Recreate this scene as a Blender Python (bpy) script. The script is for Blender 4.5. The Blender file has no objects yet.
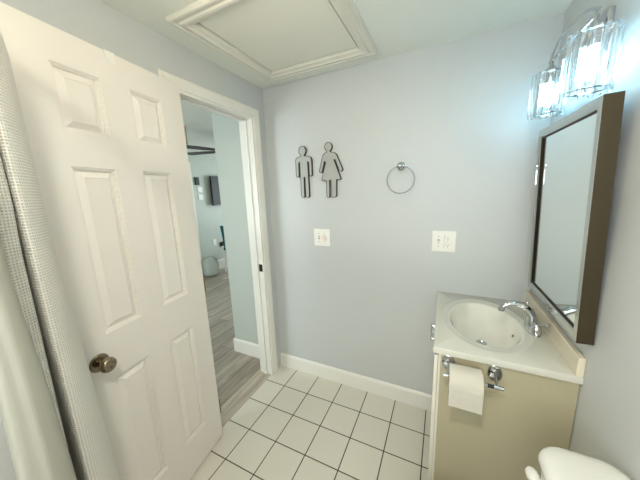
import bpy, bmesh, math, random
from mathutils import Vector, Matrix
random.seed(4)
PI = math.pi
SC = bpy.context.scene
COL = SC.collection

# ------------------------------------------------------------------ camera
cam_data = bpy.data.cameras.new('camera')
cam = bpy.data.objects.new('camera', cam_data)
COL.objects.link(cam)
SC.camera = cam
cam_data.sensor_width = 36
cam_data.sensor_fit = 'HORIZONTAL'
cam_data.lens = 256.0 / 640 * 36
cam_data.clip_start = 0.02
fw = Vector((-0.42792555, 0.8843473, -0.18657323))
ri = Vector((0.90251251, 0.42917988, -0.03571836))
up = Vector((-0.04848604, 0.18366947, 0.98179154))
M3 = Matrix((ri, up, -fw)).transposed()
cam.matrix_world = Matrix.Translation((1.2352, -1.675, 1.5072)) @ M3.to_4x4()

# ------------------------------------------------------------------ world, exposure
w = bpy.data.worlds.new('world')
SC.world = w
w.use_nodes = True
w.node_tree.nodes['Background'].inputs[0].default_value = (0.75, 0.9, 1.0, 1)
w.node_tree.nodes['Background'].inputs[1].default_value = 1.0
SC.view_settings.view_transform = 'Standard'
SC.view_settings.look = 'None'
SC.view_settings.gamma = 1
SC.view_settings.exposure = 1.74
try: SC.view_settings.use_curve_mapping = False
except Exception: pass

def area(name, loc, size, sizey, power, col, rot):
    l = bpy.data.lights.new(name, 'AREA')
    l.shape = 'RECTANGLE'; l.size = size; l.size_y = sizey
    l.energy = power; l.color = col
    o = bpy.data.objects.new(name, l); COL.objects.link(o)
    o.location = loc; o.rotation_euler = rot
    return o
# fill light set at added, unseen windows in the far room, hall and bathroom
area('daylight_fill_far_room', (-1.5, 3.55, 1.4), 1.2, 1.2, 11, (0.88, 0.98, 1.0), (-PI/2, 0, 0))
area('daylight_fill_hall', (-1.5, -2.345, 1.4), 1.1, 1.1, 8, (0.90, 0.98, 1.0), (PI/2, 0, 0))
area('fill_over_tub', (1.0, -2.345, 1.45), 1.05, 0.95, 3, (1.0, 0.97, 0.90), (PI/2, 0, 0))
LAMP_CEIL = 16      # emission of the ceiling lamp's diffuser
LAMP_BULB = 11
FILL_TUB = 68      # emission of the added fill lamp over the tub      # emission of the vanity bulbs

W, H = 1.685, 2.257
YS = -2.36          # south wall of bathroom
XF = -2.87          # far wall of the far room
YN = 3.6

# ------------------------------------------------------------------ materials
def new_mat(name):
    m = bpy.data.materials.new(name); m.use_nodes = True
    return m, m.node_tree.nodes, m.node_tree.links, m.node_tree.nodes['Principled BSDF']

def s2l(c):
    return tuple(((x/255)/12.92 if x/255 <= .04045 else ((x/255+.055)/1.055)**2.4) for x in c) + (1,)

def plain(name, rgb, rough=.5, metal=0, bump=0, bscale=200, var=0, spec=None, coat=0, aniso=None):
    m, n, l, b = new_mat(name)
    b.inputs['Base Color'].default_value = s2l(rgb)
    b.inputs['Roughness'].default_value = rough
    b.inputs['Metallic'].default_value = metal
    if spec is not None: b.inputs['Specular IOR Level'].default_value = spec
    if coat: b.inputs['Coat Weight'].default_value = coat; b.inputs['Coat Roughness'].default_value = .08
    tc = n.new('ShaderNodeTexCoord')
    if bump:
        nz = n.new('ShaderNodeTexNoise'); nz.inputs['Scale'].default_value = bscale; nz.inputs['Detail'].default_value = 3
        l.new(tc.outputs['Object'], nz.inputs['Vector'])
        bp = n.new('ShaderNodeBump'); bp.inputs['Strength'].default_value = bump; bp.inputs['Distance'].default_value = .002
        l.new(nz.outputs['Fac'], bp.inputs['Height']); l.new(bp.outputs['Normal'], b.inputs['Normal'])
    if var:
        nz = n.new('ShaderNodeTexNoise'); nz.inputs['Scale'].default_value = 6; nz.inputs['Detail'].default_value = 5
        l.new(tc.outputs['Object'], nz.inputs['Vector'])
        hs = n.new('ShaderNodeHueSaturation'); hs.inputs['Color'].default_value = s2l(rgb)
        mr = n.new('ShaderNodeMapRange'); mr.inputs[3].default_value = 1-var; mr.inputs[4].default_value = 1+var
        l.new(nz.outputs['Fac'], mr.inputs[0]); l.new(mr.outputs[0], hs.inputs['Value'])
        l.new(hs.outputs[0], b.inputs['Base Color'])
    return m

M = {}
M['wall'] = plain('wall_paint', (201, 204, 203), .42, bump=.25, bscale=260, var=.015)
M['wall_hall'] = plain('hall_wall_paint', (193, 199, 190), .5, bump=.15, bscale=200, var=.02)
M['ceil'] = plain('ceiling_paint', (234, 237, 228), .75, bump=.5, bscale=60, var=.015)
M['white'] = plain('white_gloss_trim', (236, 234, 226), .32, bump=.05, bscale=30, var=.012)
M['hatchf'] = plain('hatch_frame_paint', (226, 224, 212), .45, bump=.1, bscale=40, var=.02)
M['hatchp'] = plain('hatch_board', (234, 233, 220), .6, bump=.5, bscale=25, var=.03)
def door_mat():
    m = plain('door_paint', (232, 227, 219), .33, var=.012)
    n, l = m.node_tree.nodes, m.node_tree.links
    tc = n.new('ShaderNodeTexCoord'); mp = n.new('ShaderNodeMapping'); mp.inputs['Scale'].default_value = (90, 90, 5)
    nz = n.new('ShaderNodeTexNoise'); nz.inputs['Scale'].default_value = 1.6; nz.inputs['Detail'].default_value = 4; nz.inputs['Distortion'].default_value = .5
    bp = n.new('ShaderNodeBump'); bp.inputs['Strength'].default_value = .14; bp.inputs['Distance'].default_value = .0008
    l.new(tc.outputs['Object'], mp.inputs[0]); l.new(mp.outputs[0], nz.inputs['Vector']); l.new(nz.outputs['Fac'], bp.inputs['Height'])
    l.new(bp.outputs[0], n['Principled BSDF'].inputs['Normal'])
    return m
M['door'] = door_mat()
M['counter'] = plain('cultured_marble', (204, 203, 191), .16, var=.012, coat=.4)
M['bowl'] = plain('cultured_marble_bowl', (224, 222, 210), .12, var=.01, coat=.5)
M['splash'] = plain('cultured_marble_backsplash', (222, 213, 190), .2, var=.015, coat=.3)
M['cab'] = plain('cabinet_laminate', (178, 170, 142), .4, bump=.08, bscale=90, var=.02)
M['cabface'] = plain('cabinet_front_laminate', (226, 222, 208), .38, var=.015)
M['cabdark'] = plain('cabinet_gap', (92, 84, 70), .7)
M['ceramic'] = plain('toilet_ceramic', (222, 221, 213), .1, coat=.6)
M['chrome'] = plain('polished_chrome', (196, 199, 202), .07, 1)
M['ringmetal'] = plain('towel_ring_chrome', (150, 152, 154), .12, 1)
M['nickel'] = plain('brushed_nickel', (172, 166, 154), .3, 1, bump=.1, bscale=400)
M['edge'] = plain('dark_bronze_edge', (78, 69, 52), .42, .7, bump=.15, bscale=300)
M['silver'] = plain('silver_frame', (190, 192, 188), .2, 1)
M['bronze'] = plain('antique_nickel', (150, 138, 118), .24, 1)
M['darkmetal'] = plain('dark_bronze', (62, 54, 46), .35, 1)
M['galv'] = plain('galvanized_metal', (176, 178, 172), .5, .3, bump=.2, bscale=120, var=.12)
M['galvrim'] = plain('dark_galvanized_edge', (74, 73, 70), .6, .3)
M['plate'] = plain('white_plastic', (242, 240, 234), .25)
M['platehole'] = plain('socket_slot', (150, 146, 138), .6)
M['pink'] = plain('faded_pink_dial', (236, 222, 216), .3)
M['blackpl'] = plain('black_plastic', (18, 18, 20), .35)
M['paper'] = plain('tissue_paper', (196, 192, 178), .9, bump=.35, bscale=160)
M['card'] = plain('cardboard', (160, 128, 92), .9)
M['tv'] = plain('tv_black', (6, 7, 8), .5)
M['teal'] = plain('teal_fabric', (24, 92, 100), .8, bump=.3, bscale=200)
M['legw'] = plain('pale_chair_leg', (226, 224, 216), .4)
M['fan'] = plain('dark_fan_blade', (44, 42, 42), .4)
M['lump'] = plain('pale_lump_surface', (205, 210, 203), .5, bump=.6, bscale=25)
M['tub'] = plain('tub_enamel', (238, 237, 230), .14, coat=.4)
M['surround'] = plain('tub_surround', (208, 203, 188), .3, var=.02)
M['rod'] = plain('rod_steel', (205, 205, 205), .2, 1)

def glass_mat(name, tint=(1, 1, 1, 1), refl=1.0, rough=.02):
    m, n, l, b = new_mat(name)
    out = n['Material Output']
    tr = n.new('ShaderNodeBsdfTransparent'); tr.inputs[0].default_value = tint
    gl = n.new('ShaderNodeBsdfGlossy'); gl.inputs['Roughness'].default_value = rough
    fr = n.new('ShaderNodeFresnel'); fr.inputs[0].default_value = 1.52
    mu = n.new('ShaderNodeMath'); mu.operation = 'MULTIPLY'; mu.inputs[1].default_value = refl; mu.use_clamp = True
    mx = n.new('ShaderNodeMixShader')
    l.new(fr.outputs[0], mu.inputs[0]); l.new(mu.outputs[0], mx.inputs[0])
    l.new(tr.outputs[0], mx.inputs[1]); l.new(gl.outputs[0], mx.inputs[2])
    l.new(mx.outputs[0], out.inputs['Surface'])
    n.remove(b)
    return m
def crystal_mat():
    m, n, l, b = new_mat('clear_crystal')
    out = n['Material Output']; n.remove(b)
    tr = n.new('ShaderNodeBsdfTransparent'); tr.inputs[0].default_value = (.97, .99, 1, 1)
    gs = n.new('ShaderNodeBsdfGlass'); gs.inputs['IOR'].default_value = 1.45; gs.inputs['Roughness'].default_value = .02; gs.inputs['Color'].default_value = (1, 1, 1, 1)
    mx = n.new('ShaderNodeMixShader'); mx.inputs[0].default_value = .6
    l.new(tr.outputs[0], mx.inputs[1]); l.new(gs.outputs[0], mx.inputs[2]); l.new(mx.outputs[0], out.inputs['Surface'])
    return m
M['crystal'] = crystal_mat()
M['fill_window_glass'] = glass_mat('fill_window_glass', (.97, .99, 1, 1), 1)

def mirror_mat():
    m, n, l, b = new_mat('mirror_glass')
    b.inputs['Metallic'].default_value = 1; b.inputs['Roughness'].default_value = .01
    b.inputs['Base Color'].default_value = s2l((232, 240, 238))
    return m
M['mirror'] = mirror_mat()

def emit(name, rgb, st):
    m, n, l, b = new_mat(name)
    b.inputs['Base Color'].default_value = (1, 1, 1, 1)
    b.inputs['Emission Color'].default_value = rgb + (1,)
    b.inputs['Emission Strength'].default_value = st
    return m
M['bulb'] = emit('lit_bulb', (0.36, 0.76, 1.0), LAMP_BULB)
M['tubfill'] = emit('lit_fill_lens', (1.0, 0.95, 0.84), FILL_TUB)
M['dome'] = emit('lit_dome', (1.0, 0.84, 0.62), LAMP_CEIL)

TX1, TY1, TP = 0.1652, 0.2103, 0.2062
def tile_mat():
    m, n, l, b = new_mat('white_floor_tile')
    tc = n.new('ShaderNodeTexCoord'); sp = n.new('ShaderNodeSeparateXYZ'); l.new(tc.outputs['Object'], sp.inputs[0])
    def math_(op, a, v=None, v2=None):
        q = n.new('ShaderNodeMath'); q.operation = op
        for i, t in enumerate((a, v, v2)):
            if t is None: continue
            if isinstance(t, (int, float)): q.inputs[i].default_value = t
            else: l.new(t, q.inputs[i])
        return q.outputs[0]
    def edge(sock, off):
        a = math_('ADD', sock, off); a = math_('DIVIDE', a, TP)
        f = math_('FLOOR', a); fr = math_('SUBTRACT', a, f)
        dd = math_('ABSOLUTE', math_('SUBTRACT', fr, .5))
        return math_('SUBTRACT', .5, dd), f            # 0 on the joint, in tiles
    ex, fx = edge(sp.outputs[0], -TX1 + 20*TP); ey, fy = edge(sp.outputs[1], TY1 + 20*TP)
    e = math_('MINIMUM', ex, ey)
    mr = n.new('ShaderNodeMapRange'); mr.inputs[1].default_value = .010; mr.inputs[2].default_value = .018
    l.new(e, mr.inputs[0])
    cb = n.new('ShaderNodeCombineXYZ'); l.new(fx, cb.inputs[0]); l.new(fy, cb.inputs[1])
    wn = n.new('ShaderNodeTexWhiteNoise'); l.new(cb.outputs[0], wn.inputs['Vector'])
    tone = n.new('ShaderNodeMapRange'); tone.inputs[3].default_value = .965; tone.inputs[4].default_value = 1.02
    l.new(wn.outputs['Value'], tone.inputs[0])
    hs = n.new('ShaderNodeHueSaturation'); hs.inputs['Color'].default_value = s2l((216, 212, 199)); l.new(tone.outputs[0], hs.inputs['Value'])
    mx = n.new('ShaderNodeMix'); mx.data_type = 'RGBA'
    l.new(mr.outputs[0], mx.inputs['Factor']); mx.inputs[6].default_value = s2l((66, 48, 37)); l.new(hs.outputs[0], mx.inputs[7])
    l.new(mx.outputs[2], b.inputs['Base Color'])
    rr = n.new('ShaderNodeMapRange'); rr.inputs[3].default_value = .9; rr.inputs[4].default_value = .34
    l.new(mr.outputs[0], rr.inputs[0]); l.new(rr.outputs[0], b.inputs['Roughness'])
    bp = n.new('ShaderNodeBump'); bp.inputs['Strength'].default_value = .5; bp.inputs['Distance'].default_value = .002
    l.new(mr.outputs[0], bp.inputs['Height']); l.new(bp.outputs[0], b.inputs['Normal'])
    return m
M['tile'] = tile_mat()

def wood_mat():
    m, n, l, b = new_mat('grey_wood_planks')
    tc = n.new('ShaderNodeTexCoord')
    mp = n.new('ShaderNodeMapping'); mp.inputs['Rotation'].default_value = (0, 0, PI/2)
    l.new(tc.outputs['Object'], mp.inputs[0])
    br = n.new('ShaderNodeTexBrick'); br.inputs['Scale'].default_value = 1
    br.inputs['Brick Width'].default_value = 1.15; br.inputs['Row Height'].default_value = .15
    br.inputs['Mortar Size'].default_value = .0015; br.offset = .37
    br.inputs['Color1'].default_value = s2l((196, 186, 172)); br.inputs['Color2'].default_value = s2l((160, 150, 138))
    br.inputs['Mortar'].default_value = s2l((66, 58, 52))
    l.new(mp.outputs[0], br.inputs['Vector'])
    mp2 = n.new('ShaderNodeMapping'); mp2.inputs['Scale'].default_value = (26, 2.0, 1)
    l.new(tc.outputs['Object'], mp2.inputs[0])
    nz = n.new('ShaderNodeTexNoise'); nz.inputs['Scale'].default_value = 1; nz.inputs['Detail'].default_value = 8; nz.inputs['Roughness'].default_value = .65
    nz.inputs['Distortion'].default_value = .6
    l.new(mp2.outputs[0], nz.inputs['Vector'])
    rp = n.new('ShaderNodeValToRGB')
    rp.color_ramp.elements[0].position = .33; rp.color_ramp.elements[0].color = (.36, .33, .30, 1)
    rp.color_ramp.elements[1].position = .68; rp.color_ramp.elements[1].color = (1.25, 1.22, 1.18, 1)
    l.new(nz.outputs['Fac'], rp.inputs[0])
    mx = n.new('ShaderNodeMix'); mx.data_type = 'RGBA'; mx.blend_type = 'MULTIPLY'; mx.inputs['Factor'].default_value = .6
    l.new(br.outputs['Color'], mx.inputs[6]); l.new(rp.outputs[0], mx.inputs[7])
    l.new(mx.outputs[2], b.inputs['Base Color']); b.inputs['Roughness'].default_value = .42
    bp = n.new('ShaderNodeBump'); bp.inputs['Strength'].default_value = .15; bp.inputs['Distance'].default_value = .001
    l.new(nz.outputs['Fac'], bp.inputs['Height']); l.new(bp.outputs[0], b.inputs['Normal'])
    return m
M['wood'] = wood_mat()

def waffle_mat():
    m, n, l, b = new_mat('grey_waffle_weave')
    uv = n.new('ShaderNodeUVMap')
    sp = n.new('ShaderNodeSeparateXYZ'); l.new(uv.outputs[0], sp.inputs[0])
    def wv(sock, pitch):
        a = n.new('ShaderNodeMath'); a.operation = 'MULTIPLY'; a.inputs[1].default_value = 2*PI/pitch; l.new(sock, a.inputs[0])
        c = n.new('ShaderNodeMath'); c.operation = 'SINE'; l.new(a.outputs[0], c.inputs[0]); return c.outputs[0]
    mxx = n.new('ShaderNodeMath'); mxx.operation = 'MAXIMUM'
    l.new(wv(sp.outputs[0], .0066), mxx.inputs[0]); l.new(wv(sp.outputs[1], .0066), mxx.inputs[1])
    mr = n.new('ShaderNodeMapRange'); mr.inputs[1].default_value = -1; mr.inputs[2].default_value = 1
    l.new(mxx.outputs[0], mr.inputs[0])
    rp = n.new('ShaderNodeValToRGB')
    rp.color_ramp.elements[0].color = s2l((186, 184, 177)); rp.color_ramp.elements[0].position = .15
    rp.color_ramp.elements[1].color = s2l((228, 225, 216)); rp.color_ramp.elements[1].position = .8
    l.new(mr.outputs[0], rp.inputs[0]); l.new(rp.outputs[0], b.inputs['Base Color'])
    b.inputs['Roughness'].default_value = .85
    bp = n.new('ShaderNodeBump'); bp.inputs['Strength'].default_value = .7; bp.inputs['Distance'].default_value = .003
    l.new(mr.outputs[0], bp.inputs['Height']); l.new(bp.outputs[0], b.inputs['Normal'])
    return m
M['waffle'] = waffle_mat()

def liner_mat():
    m, n, l, b = new_mat('white_ribbed_liner')
    uv = n.new('ShaderNodeUVMap'); sp = n.new('ShaderNodeSeparateXYZ'); l.new(uv.outputs[0], sp.inputs[0])
    a = n.new('ShaderNodeMath'); a.operation = 'MULTIPLY'; a.inputs[1].default_value = 2*PI/.006; l.new(sp.outputs[0], a.inputs[0])
    c = n.new('ShaderNodeMath'); c.operation = 'SINE'; l.new(a.outputs[0], c.inputs[0])
    b.inputs['Base Color'].default_value = s2l((158, 157, 145)); b.inputs['Roughness'].default_value = .6
    bp = n.new('ShaderNodeBump'); bp.inputs['Strength'].default_value = .05; bp.inputs['Distance'].default_value = .0004
    l.new(c.outputs[0], bp.inputs['Height']); l.new(bp.outputs[0], b.inputs['Normal'])
    return m
M['liner'] = liner_mat()

# ------------------------------------------------------------------ helpers
def link(name, bm, m, parent=None, smooth=False, loc=None, bevel=0, bseg=2, angle=40):
    me = bpy.data.meshes.new(name)
    bmesh.ops.recalc_face_normals(bm, faces=bm.faces)
    bm.to_mesh(me); bm.free()
    for k in (m if isinstance(m, (list, tuple)) else [m]): me.materials.append(k)
    o = bpy.data.objects.new(name, me); COL.objects.link(o)
    if loc: o.location = loc
    if parent: o.parent = parent
    if smooth:
        for p in me.polygons: p.use_smooth = True
        try:
            me.set_sharp_from_angle(angle=math.radians(angle))
        except Exception: pass
    if bevel:
        md = o.modifiers.new('bevel', 'BEVEL'); md.width = bevel; md.segments = bseg; md.limit_method = 'ANGLE'; md.angle_limit = math.radians(35)
        md.harden_normals = False
    return o

def empty(name, loc, label, cat, group=None, rotz=0):
    o = bpy.data.objects.new(name, None); COL.objects.link(o)
    o.empty_display_size = .05
    o.location = loc; o.rotation_euler = (0, 0, rotz)
    o['label'] = label; o['category'] = cat
    if group: o['group'] = group
    return o
def tag(o, label, cat, group=None):
    o['label'] = label; o['category'] = cat
    if group: o['group'] = group
    return o
def struct(o, label=None, cat=None):
    o['kind'] = 'structure'
    if label: o['label'] = label
    if cat: o['category'] = cat
    return o

def box(bm, x0, x1, y0, y1, z0, z1):
    vs = [bm.verts.new(p) for p in [(x0,y0,z0),(x1,y0,z0),(x1,y1,z0),(x0,y1,z0),(x0,y0,z1),(x1,y0,z1),(x1,y1,z1),(x0,y1,z1)]]
    for f in [(0,3,2,1),(4,5,6,7),(0,1,5,4),(1,2,6,5),(2,3,7,6),(3,0,4,7)]:
        bm.faces.new([vs[i] for i in f])
    return vs
def frame_of(d):
    d = Vector(d).normalized()
    a = Vector((0,0,1)) if abs(d.z) < .9 else Vector((1,0,0))
    u = d.cross(a).normalized(); return u, d.cross(u).normalized()
def tube(bm, pts, rad, n=16, cap=True, ell=None):
    """sweep along pts, rad: number or list; ell = (ax scale u, v)"""
    pts = [Vector(p) for p in pts]
    if not isinstance(rad, (list, tuple)): rad = [rad]*len(pts)
    rings = []
    u = None
    for i, p in enumerate(pts):
        d = (pts[min(i+1, len(pts)-1)] - pts[max(i-1, 0)]).normalized()
        if u is None: u, v = frame_of(d)
        else:
            u = (u - d*u.dot(d)).normalized(); v = d.cross(u).normalized()
        eu, ev = ell if ell else (1, 1)
        rings.append([bm.verts.new(p + (u*math.cos(t)*eu + v*math.sin(t)*ev)*rad[i]) for t in [2*PI*k/n for k in range(n)]])
    for a, b in zip(rings[:-1], rings[1:]):
        for k in range(n): bm.faces.new([a[k], a[(k+1)%n], b[(k+1)%n], b[k]])
    if cap:
        bm.faces.new(rings[0][::-1]); bm.faces.new(rings[-1])
def lathe(bm, prof, origin=(0,0,0), axis=(0,0,1), n=32, closed=False):
    """prof: list of (r, h) along axis"""
    o = Vector(origin); ax = Vector(axis).normalized(); u, v = frame_of(ax)
    rings = []
    for r, h in prof:
        if r < 1e-6: rings.append([bm.verts.new(o + ax*h)]); continue
        rings.append([bm.verts.new(o + ax*h + (u*math.cos(t) + v*math.sin(t))*r) for t in [2*PI*k/n for k in range(n)]])
    for a, b in zip(rings[:-1], rings[1:]):
        for k in range(n):
            k2 = (k+1) % n
            if len(a) == 1 and len(b) == 1: continue
            if len(a) == 1: bm.faces.new([a[0], b[k2], b[k]])
            elif len(b) == 1: bm.faces.new([a[k], a[k2], b[0]])
            else: bm.faces.new([a[k], a[k2], b[k2], b[k]])
def torus(bm, c, R, r, axis=(0,1,0), n=48, k=10, ex=1):
    c = Vector(c); ax = Vector(axis).normalized(); u, v = frame_of(ax); rings = []
    for i in range(n):
        t = 2*PI*i/n; d = u*math.cos(t) + v*math.sin(t)
        rings.append([bm.verts.new(c + d*(R + r*math.cos(s)) + ax*r*math.sin(s)) for s in [2*PI*j/k for j in range(k)]])
    for i in range(n):
        a, b = rings[i], rings[(i+1) % n]
        for j in range(k): bm.faces.new([a[j], b[j], b[(j+1)%k], a[(j+1)%k]])
def catmull(P, seg=8):
    P = [Vector(p) for p in P]; out = []
    for i in range(len(P)-1):
        p0 = P[max(i-1,0)]; p1 = P[i]; p2 = P[i+1]; p3 = P[min(i+2,len(P)-1)]
        for s in range(seg):
            t = s/seg
            out.append(.5*((2*p1) + (p2-p0)*t + (2*p0-5*p1+4*p2-p3)*t*t + (3*p1-p0-3*p2+p3)*t**3))
    out.append(P[-1]); return out
def B(): return bmesh.new()
def bx(name, m, dims, parent=None, bevel=0, **k):
    bm = B(); box(bm, *dims); return link(name, bm, m, parent, bevel=bevel, **k)
def rel(dims, o):   # world box dims -> relative to parent location
    return (dims[0]-o[0], dims[1]-o[0], dims[2]-o[1], dims[3]-o[1], dims[4]-o[2], dims[5]-o[2])

# ------------------------------------------------------------------ shell
TH = -0.008                      # tile / wood joint
OY0, OY1, OZ = -0.130, -0.750, 2.040   # bathroom door opening
WT = 0.115                       # wall thickness
bm = B(); box(bm, TH, W+.12, YS-.12, .12, -.08, 0)
struct(link('floor', bm, M['tile']), 'square white floor tiles with thin dark grout joints')
bm = B(); box(bm, XF-.12, TH, YS-.12, YN+.12, -.08, 0)
struct(link('floor_hall', bm, M['wood']), 'grey weathered wood plank floor beyond the doorway')
# ceilings (the hatch opening is cut out)
HX0, HX1, HY0, HY1 = .205, .79, -.745, -.175
bm = B()
for d in [(-WT, HX0, YS-.12, .12), (HX1, W+.12, YS-.12, .12), (HX0, HX1, YS-.12, HY0), (HX0, HX1, HY1, .12)]:
    box(bm, d[0], d[1], d[2], d[3], H, H+.1)
struct(link('ceiling', bm, M['ceil']), 'off-white textured ceiling of the bathroom')
bm = B(); box(bm, XF-.12, -WT, YS-.12, YN+.12, H, H+.1)
struct(link('ceiling_hall', bm, M['ceil']), 'ceiling of the room beyond the doorway')
bm = B(); box(bm, 0, W+.12, 0, .12, 0, H)
struct(link('wall_back', bm, M['wall']), 'pale grey wall facing the camera')
bm = B(); box(bm, W, W+.12, YS-.12, 0, 0, H)
struct(link('wall_right', bm, M['wall']), 'pale grey wall behind mirror and vanity')
bm = B()
box(bm, -WT, 0, OY0, .12, 0, H); box(bm, -WT, 0, YS-.12, OY1, 0, H); box(bm, -WT, 0, OY1, OY0, OZ, H)
struct(link('wall_left', bm, M['wall']), 'pale grey wall with the doorway')
# south wall over the tub, with an unseen opening added for fill light
bm = B()
WX0, WX1, WZ0, WZ1 = .44, 1.56, .95, 1.95
box(bm, 0, W, YS-.12, YS, 0, WZ0); box(bm, 0, W, YS-.12, YS, WZ1, H); box(bm, 0, WX0, YS-.12, YS, WZ0, WZ1); box(bm, WX1, W, YS-.12, YS, WZ0, WZ1)
struct(link('wall_south', bm, M['surround']))
# hall / far room
bm = B(); box(bm, -.530, -WT, 0.0, .13, 0, H)
struct(link('wall_hall', bm, M['wall_hall']), 'short pale blue-grey wall just past the doorway')
bm = B(); box(bm, XF-.12, XF, YS-.12, YN+.12, 0, H)
struct(link('wall_far', bm, M['wall_hall']), 'blue-grey far wall seen through the doorway')
bm = B()
for d in ((XF, 0, 0, .8), (XF, 0, 2.0, H), (XF, -2.1, .8, 2.0), (-.9, 0, .8, 2.0)): box(bm, d[0], d[1], YN, YN+.12, d[2], d[3])
struct(link('wall_north', bm, M['wall_hall']))
bm = B(); box(bm, -WT, 0, .12, YN, 0, H); struct(link('wall_partition', bm, M['wall_hall']))
AX0, AX1, AZ0, AZ1 = -2.1, -.9, .8, 2.0
bm = B()
for d in ((XF, -WT, 0, .8), (XF, -WT, 2.0, H), (XF, -2.1, .8, 2.0), (-.9, -WT, .8, 2.0)): box(bm, d[0], d[1], YS-.12, YS, d[2], d[3])
struct(link('wall_hall_south', bm, M['wall_hall']))
def fill_window(name, x0, x1, z0, z1, YS=YS):  # frame and pane of unseen windows added for the fill lamps
    bm = B(); t = .04
    for d in [(x0, x1, z0, z0+t), (x0, x1, z1-t, z1), (x0, x0+t, z0+t, z1-t), (x1-t, x1, z0+t, z1-t)]:
        box(bm, d[0], d[1], YS-.09, YS-.02, d[2], d[3])
    f = struct(link(name, bm, M['white'], bevel=.003))
    bm = B(); box(bm, x0+t, x1-t, YS-.058, YS-.052, z0+t, z1-t)
    link('fill_window_pane', bm, M['fill_window_glass'], f)
fill_window('fill_window_1', WX0, WX1, WZ0, WZ1); fill_window('fill_window_2', AX0, AX1, AZ0, AZ1, YN+.11); fill_window('fill_window_3', AX0, AX1, AZ0, AZ1)

# baseboards
def baseboard(name, pts, h=.118, t=.0135):
    """profile swept along a straight run: pts (x0,y0,x1,y1,nx,ny)"""
    x0, y0, x1, y1, nx, ny = pts
    prof = [(0, 0), (t, 0), (t, h-.016), (t*.62, h-.004), (t*.35, h), (0, h)]
    bm = B(); R_ = []
    for (x, y) in ((x0, y0), (x1, y1)): R_.append([bm.verts.new((x+nx*a, y+ny*a, z)) for a, z in prof])
    for k in range(len(prof)):
        k2 = (k+1) % len(prof); bm.faces.new([R_[0][k], R_[0][k2], R_[1][k2], R_[1][k]])
    bm.faces.new(R_[0]); bm.faces.new(R_[1][::-1])
    return struct(link(name, bm, M['white']))
baseboard('baseboard_back', (.0005, 0, 1.2545, 0, 0, -1))
baseboard('baseboard_right', (W, -.622, W, -1.6, -1, 0))
baseboard('baseboard_left', (0, -.812, 0, -1.6, 1, 0))
baseboard('baseboard_hall', (-.5435, 0, -WT-.018, 0, 0, -1), h=.135)
baseboard('baseboard_hall_end', (-.530, 0, -.530, .13, -1, 0), h=.135)
baseboard('baseboard_far', (XF, 1.80-.19, XF, YN, 1, 0), h=.2)

# door jamb + casing ("trim_1"), children: casings, stops, strike plate
jamb = bpy.data.objects.new('trim_1', None); COL.objects.link(jamb); struct(jamb, 'white painted door frame and casing around the doorway')
jt = .018
bm = B()
box(bm, -WT-.002, .002, OY0-jt, OY0, 0, OZ); box(bm, -WT-.002, .002, OY1, OY1+jt, 0, OZ); box(bm, -WT-.002, .002, OY1+jt, OY0-jt, OZ-jt, OZ)
link('door_jamb', bm, M['white'], jamb, bevel=.0015)
bm = B()
box(bm, -.078, -.044, OY0-jt-.011, OY0-jt, 0, OZ-jt); box(bm, -.078, -.044, OY1+jt, OY1+jt+.011, 0, OZ-jt); box(bm, -.078, -.044, OY1+jt+.011, OY0-jt-.011, OZ-jt-.011, OZ-jt)
link('door_stop', bm, M['white'], jamb, bevel=.003)
def casing(sign, x):
    # mitred moulded frame; profile across the width: (w from inner edge, thickness)
    prof = [(0, .0), (0, .007), (.004, .010), (.014, .011), (.020, .0125), (.044, .0155), (.052, .0155), (.057, .012), (.057, 0)]
    bm = B()
    yi0, yi1, zi = OY0-.0045-.0, OY1+.0045, OZ-.0045
    cols = []
    for wv, t in prof:
        loop = [(yi0+wv, 0), (yi0+wv, zi+wv), (yi1-wv, zi+wv), (yi1-wv, 0)]
        cols.append([bm.verts.new((x+sign*t, a, z)) for a, z in loop])
    for a, b in zip(cols[:-1], cols[1:]):
        for k in range(3): bm.faces.new([a[k], a[k+1], b[k+1], b[k]])
    for k in (0, 3): bm.faces.new([c[k] for c in cols])
    link('door_casing', bm, M['white'], jamb)
casing(1, .0); casing(-1, -WT)
bm = B(); box(bm, -.040, -.008, OY0-jt-.0022, OY0-jt, .908, .966)
sp_ = link('strike_plate', bm, M['darkmetal'], jamb, bevel=.001); sp_['label'] = 'dark metal strike plate'
bm = B(); box(bm, -.031, -.017, OY0-jt-.0026, OY0-jt-.0019, .920, .954); link('latch_hole', bm, M['blackpl'], sp_)

# ------------------------------------------------------------------ the door
TD = .1468
door = bpy.data.objects.new('door_1', None); COL.objects.link(door)
door.location = (.0396, -.726, .012)
# local axes: +X = towards the free edge, +Y = room side normal ... built as u (length), v (depth from face), z
du = Vector((math.sin(TD), -math.cos(TD), 0)); dn = Vector((math.cos(TD), math.sin(TD), 0))
door.matrix_world = Matrix.Translation((.0396, -.726, .012)) @ Matrix(((du.x, dn.x, 0), (du.y, dn.y, 0), (0, 0, 1))).to_4x4()
struct(door, 'white six-panel door swung open against the left wall, with a round nickel knob')
DW, DH, DT = .622, 2.03, .035
US = [0, .118, .262, .370, .514, DW]
ZS = [0, .208, .812, .998, 1.606, 1.720, 1.924, DH]
bm = B()
grid = {}
for sgn, v in ((0, 0.0), (1, -DT)):
    for i, u_ in enumerate(US):
        for j, z_ in enumerate(ZS): grid[sgn, i, j] = bm.verts.new((u_, v, z_))
for sgn in (0, 1):
    for i in range(5):
        for j in range(7):
            if i in (1, 3) and j in (1, 3, 5): continue
            q = [grid[sgn,i,j], grid[sgn,i+1,j], grid[sgn,i+1,j+1], grid[sgn,i,j+1]]
            bm.faces.new(q)
for i in range(5):
    for j in (0, 7): bm.faces.new([grid[0,i,j], grid[0,i+1,j], grid[1,i+1,j], grid[1,i,j]])
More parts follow.
